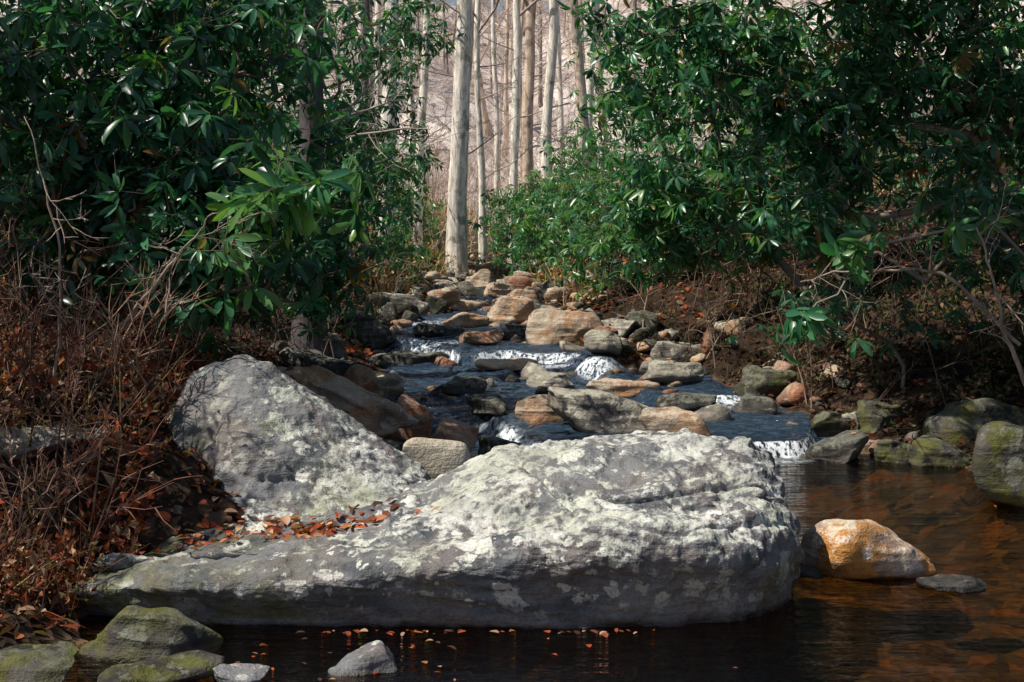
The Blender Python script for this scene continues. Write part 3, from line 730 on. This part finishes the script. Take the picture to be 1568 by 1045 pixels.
for i in range(165):
    y = 44+70*r.random()**.9; x = r.uniform(-.28, .28)*y
    v, c_, q, mats = tms[i % 6]; s = r.uniform(.6, 1.2); v = rot(v*[s, s, s*r.uniform(.9, 1.2)], r.uniform(0, 6.28), r.normal()*.04, r.normal()*.04)+[x, y, gh1(x, y)-.1]
    col = c_*r.uniform(.7, 1.15)
    for mi in (0, 1):
        qq = q[mats == mi]; mb.q.append(qq+mb.n); mb.qm.append(np.full(len(qq), mi))
    mb.v.append(v); mb.c.append(col); mb.n += len(v)
mb.build('distant_trees', [M_bark, M_twig])

def brush(name, regions, n, col, seed, h=(.6, 1.8)):
    r = np.random.default_rng(seed); mb = MB()
    for k in range(n):
        x0, x1, y0, y1 = regions[r.integers(len(regions))]; x = r.uniform(x0, x1); y = r.uniform(y0, y1)
        if LE(y)-.1 < x < RE(y)+.1 and y < 33: continue
        z = gh1(x, y); H = r.uniform(*h)
        branchy(mb, (x, y, z), (r.normal()*.4, r.normal()*.4, 1), H, .005+.0025*H, 0, r, np.array(col[r.integers(len(col))])*r.uniform(.7, 1.2), (5, 3), 0, 4)
    return mb.build(name, [M_twig])
brush('undergrowth', [(-9, -1.2, 24, 44), (.6, 9, 24, 44), (-3, 3, 34, 46)], 380, [(.5, .38, .3), (.36, .25, .17), (.6, .47, .39)], 70, (.8, 2.8))
brush('undergrowth', [(1.0, 4.5, 11, 20), (-4, -1.7, 9, 20)], 300, [(.26, .19, .14), (.14, .10, .08), (.34, .27, .2)], 71, (.3, 1.2))
brush('undergrowth', [(-3.8, -1.9, 6.2, 8.6)], 110, [(.22, .11, .08), (.34, .22, .16), (.10, .06, .05)], 72, (.25, .85))

RUST = np.array([(.34, .075, .03), (.24, .055, .028), (.40, .14, .06), (.13, .045, .03), (.42, .26, .16), (.09, .04, .03)])
def scatter(r, n, x0, x1, y0, y1, cond=None):
    x = r.uniform(x0, x1, n); y = r.uniform(y0, y1, n); z = GH(x, y)
    k = z > WL(x, y)+.015
    if cond is not None: k &= cond(x, y)
    return x[k], y[k], z[k]
def grass(name, n, box, Lr, seed, cols, cond=None, w=.008, clump=.5, mat=M_dry, leafy=.9, ls=(.02, .06), spread=.5):
    r = np.random.default_rng(seed); x, y, z = scatter(r, n, *box, cond)
    pn = fbm(np.column_stack([x, y, 0*x])*2.2, 2, seed); k = pn > -clump; x, y, z = x[k], y[k], z[k]; m = len(x)
    B = np.column_stack([x, y, z-.02]); D = nrm(np.column_stack([r.normal(size=m)*spread+.1, r.normal(size=m)*spread-.15, np.full(m, 1.)]))
    side = nrm(r.normal(size=(m, 3))*[1, 1, .1]); L = r.uniform(*Lr, m)
    c = cols[r.integers(len(cols), size=m)]*r.uniform(.6, 1.3, (m, 1))
    mb = MB(); add_leaves(mb, B, D, -np.cross(side, D)+[0, 0, .1], L, w*r.uniform(.6, 1.4, m), c, r.uniform(-.3, .9, m), .1, 3)
    kk = r.integers(0, m, int(m*leafy)); t = r.uniform(.2, 1, len(kk)); b = B[kk]+D[kk]*(L[kk]*t)[:, None]+r.normal(size=(len(kk), 3))*.03
    d = nrm(r.normal(size=(len(kk), 3))+[0, 0, -.4]); c2 = cols[r.integers(len(cols), size=len(kk))]*r.uniform(.6, 1.3, (len(kk), 1)); l2 = r.uniform(*ls, len(kk))
    add_leaves(mb, b, d, r.normal(size=(len(kk), 3)), l2, l2*r.uniform(.3, .65, len(kk)), c2, r.uniform(-.5, .6, len(kk)), .4, 1)
    return mb.build(name, [mat])
lc = lambda x, y: (x < -1.8) | ((x < LE(y)-.5) & (y > 8.4))
grass('dry_ferns', 5200, (-4.2, -1.2, 5.6, 10.5), (.08, .36), 80, RUST, lc, clump=.15, leafy=9, ls=(.03, .085), spread=.9, w=.005)
GR2 = np.array([(.36, .22, .15), (.24, .13, .09), (.12, .07, .05), (.46, .32, .22), (.07, .05, .035)])
grass('dry_ferns', 2400, (-4.2, -1.9, 5.7, 9), (.2, .55), 81, GR2, lc, w=.005, clump=.0, leafy=3.0, ls=(.02, .05), spread=.9)
grass('dry_ferns', 13000, (-9, 7, 21, 42), (.2, .7), 82, np.array([(.6, .26, .13), (.42, .28, .18), (.18, .26, .07), (.6, .44, .3)]), lambda x, y: (x < LE(y)-.2) | (x > RE(y)+.2) | (y > 33), w=.02, leafy=1.5, ls=(.05, .12), spread=.7)
GR3 = np.array([(.16, .09, .06), (.08, .05, .035), (.05, .07, .025), (.22, .13, .09), (.10, .13, .04)])
grass('dry_ferns', 6500, (1.2, 5.2, 9.5, 17), (.06, .3), 83, GR3, lambda x, y: x > RE(y)+.15, w=.006, clump=.1, leafy=4, ls=(.03, .08), spread=.9)
def litter(name, n, box, seed, s=(.03, .075), cond=None, cols=RUST, dk=1.):
    r = np.random.default_rng(seed); x, y, z = scatter(r, n, *box, cond); m = len(x)
    B = np.column_stack([x, y, z+r.uniform(.003, .03, m)]); a = r.uniform(0, 2*PI, m)
    D = np.column_stack([np.cos(a), np.sin(a), r.normal(size=m)*.3]); U = nrm(np.column_stack([r.normal(size=m)*.45, r.normal(size=m)*.45, np.ones(m)]))
    L = r.uniform(*s, m); c = dk*cols[r.integers(len(cols), size=m)]*r.uniform(.5, 1.3, (m, 1))
    mb = MB(); add_leaves(mb, B, D, U, L, L*r.uniform(.4, .8, m), c, r.uniform(-.3, .4, m), .25, 2); return mb.build(name, [M_dry])
litter('fallen_leaves', 12000, (-4.5, 1, 5, 12), 90, dk=1)
litter('fallen_leaves', 12000, (-4.5, 5.5, 8, 15), 95, dk=.4)
litter('fallen_leaves', 14000, (-5, 6, 15, 32), 91, (.05, .11), dk=.9)

def placed_leaves(name, pts, seed, s=(.03, .07), flat=.15, cols=RUST*1.25):
    r = np.random.default_rng(seed); pts = np.array(pts); m = len(pts); a = r.uniform(0, 2*PI, m)
    D = np.column_stack([np.cos(a), np.sin(a), r.normal(size=m)*flat]); U = nrm(np.column_stack([r.normal(size=m)*flat*2, r.normal(size=m)*flat*2, np.ones(m)]))
    L = r.uniform(*s, m); c = cols[r.integers(len(cols), size=m)]*r.uniform(.7, 1.4, (m, 1))
    mb = MB(); add_leaves(mb, pts, D, U, L, L*r.uniform(.4, .7, m), c, r.uniform(-.2, .3, m), .2, 2); return mb.build(name, [M_dry])
r = np.random.default_rng(92)
pts = [(r.normal(-.9, .16), r.normal(6.62, .07), 0) for _ in range(130)]+[(r.uniform(-1.8, -.6), r.normal(6.72, .08), 0) for _ in range(170)]
dg = bpy.context.evaluated_depsgraph_get(); dg.update()
fl = []
for x, y, z in pts:
    hit, loc, nn, i, o, mm_ = scene.ray_cast(dg, Vector((x, y, 1.1)), Vector((0, 0, -1)), distance=3)
    if hit and loc.z < .5: fl.append((x, y, loc.z+.008))
for _ in range(140):
    y = r.uniform(10.5, 20); x = r.uniform(LE(y), RE(y))
    hit, loc, nn, i, o, mm_ = scene.ray_cast(dg, Vector((x, y, 1.3)), Vector((0, 0, -1)), distance=3)
    if hit and ('rock' in o.name or 'cobble' in o.name): fl.append((x, y, loc.z+.008))
placed_leaves('drifted_leaves', fl, 93, flat=.3)
fl = [(r.uniform(-.9, .6), 5.97+r.normal()*.015, .006) for _ in range(45)]+[(r.uniform(-1.5, -.2), r.uniform(5.3, 5.9), .006) for _ in range(35)]+[(r.uniform(-.2, 3), r.uniform(5.2, 9.5), .006) for _ in range(16)]
placed_leaves('floating_leaves', fl, 94, flat=.03, s=(.02, .05), cols=RUST)

def dead_branch(name, pts, r0, seed, col=(.38, .31, .26), kids=(3, 2)):
    r = np.random.default_rng(seed); mb = MB(); P = catmull(np.array(pts, float), 24)
    P = P+np.cumsum(r.normal(size=P.shape)*.008, 0)
    add_tube(mb, P, np.linspace(r0, r0*.35, 24), col, 7, 0, .1, seed)
    for i in range(7):
        k = r.integers(6, 23); d = nrm(P[k]-P[k-1]+r.normal(size=3)*.6); branchy(mb, P[k], d, r.uniform(.2, .5), r0*.3, 0, r, col, kids)
    return mb.build(name, [M_bark])
dead_branch('dead_branch', [(3.35, 9.1, .55), (3.1, 9.0, 1.2), (2.95, 9.0, 1.72)], .016, 1)
dead_branch('dead_branch', [(3.5, 9.8, .9), (3.05, 9.9, 1.35), (2.5, 10, 1.35), (2.1, 10, 1.25)], .014, 2)
dead_branch('dead_branch', [(-2.2, 7.8, 1.1), (-1.95, 7.7, 1.42), (-1.7, 7.6, 1.62), (-1.5, 7.5, 1.8)], .010, 3)
dead_branch('dead_branch', [(-2.35, 7.3, .8), (-2.3, 7.2, 1.6), (-2.5, 7.2, 2.3)], .01, 4)

# ------------------------------------------------------------------ light, world, camera
S = Vector((-.50, -.16, .72)).normalized()
sun = bpy.data.lights.new('sun', 'SUN'); sun.energy = 5.0; sun.angle = math.radians(.5); sun.color = (1, .92, .80)
so = bpy.data.objects.new('sun', sun); so.rotation_euler = S.to_track_quat('Z', 'Y').to_euler(); so.location = (-20, -5, 30); scene.collection.objects.link(so)
w = bpy.data.worlds.new('World'); scene.world = w; w.use_nodes = True; nt = w.node_tree
sk = nt.nodes.new('ShaderNodeTexSky'); sk.sky_type = 'NISHITA'; sk.sun_disc = False
sk.sun_elevation = math.asin(S.z); sk.sun_rotation = math.atan2(S.x, S.y)
bg = nt.nodes['Background']; bg.inputs[1].default_value = .08; nt.links.new(sk.outputs[0], bg.inputs[0])
cam = bpy.data.cameras.new('camera'); cam.lens = 50; cam.sensor_width = 36; cam.shift_y = -.11; cam.clip_end = 600
co = bpy.data.objects.new('camera', cam); co.location = (0, 0, 1.7); co.rotation_euler = (math.radians(90), 0, 0); scene.collection.objects.link(co); scene.camera = co
scene.view_settings.view_transform = 'Standard'; scene.view_settings.look = 'None'; scene.view_settings.exposure = 0
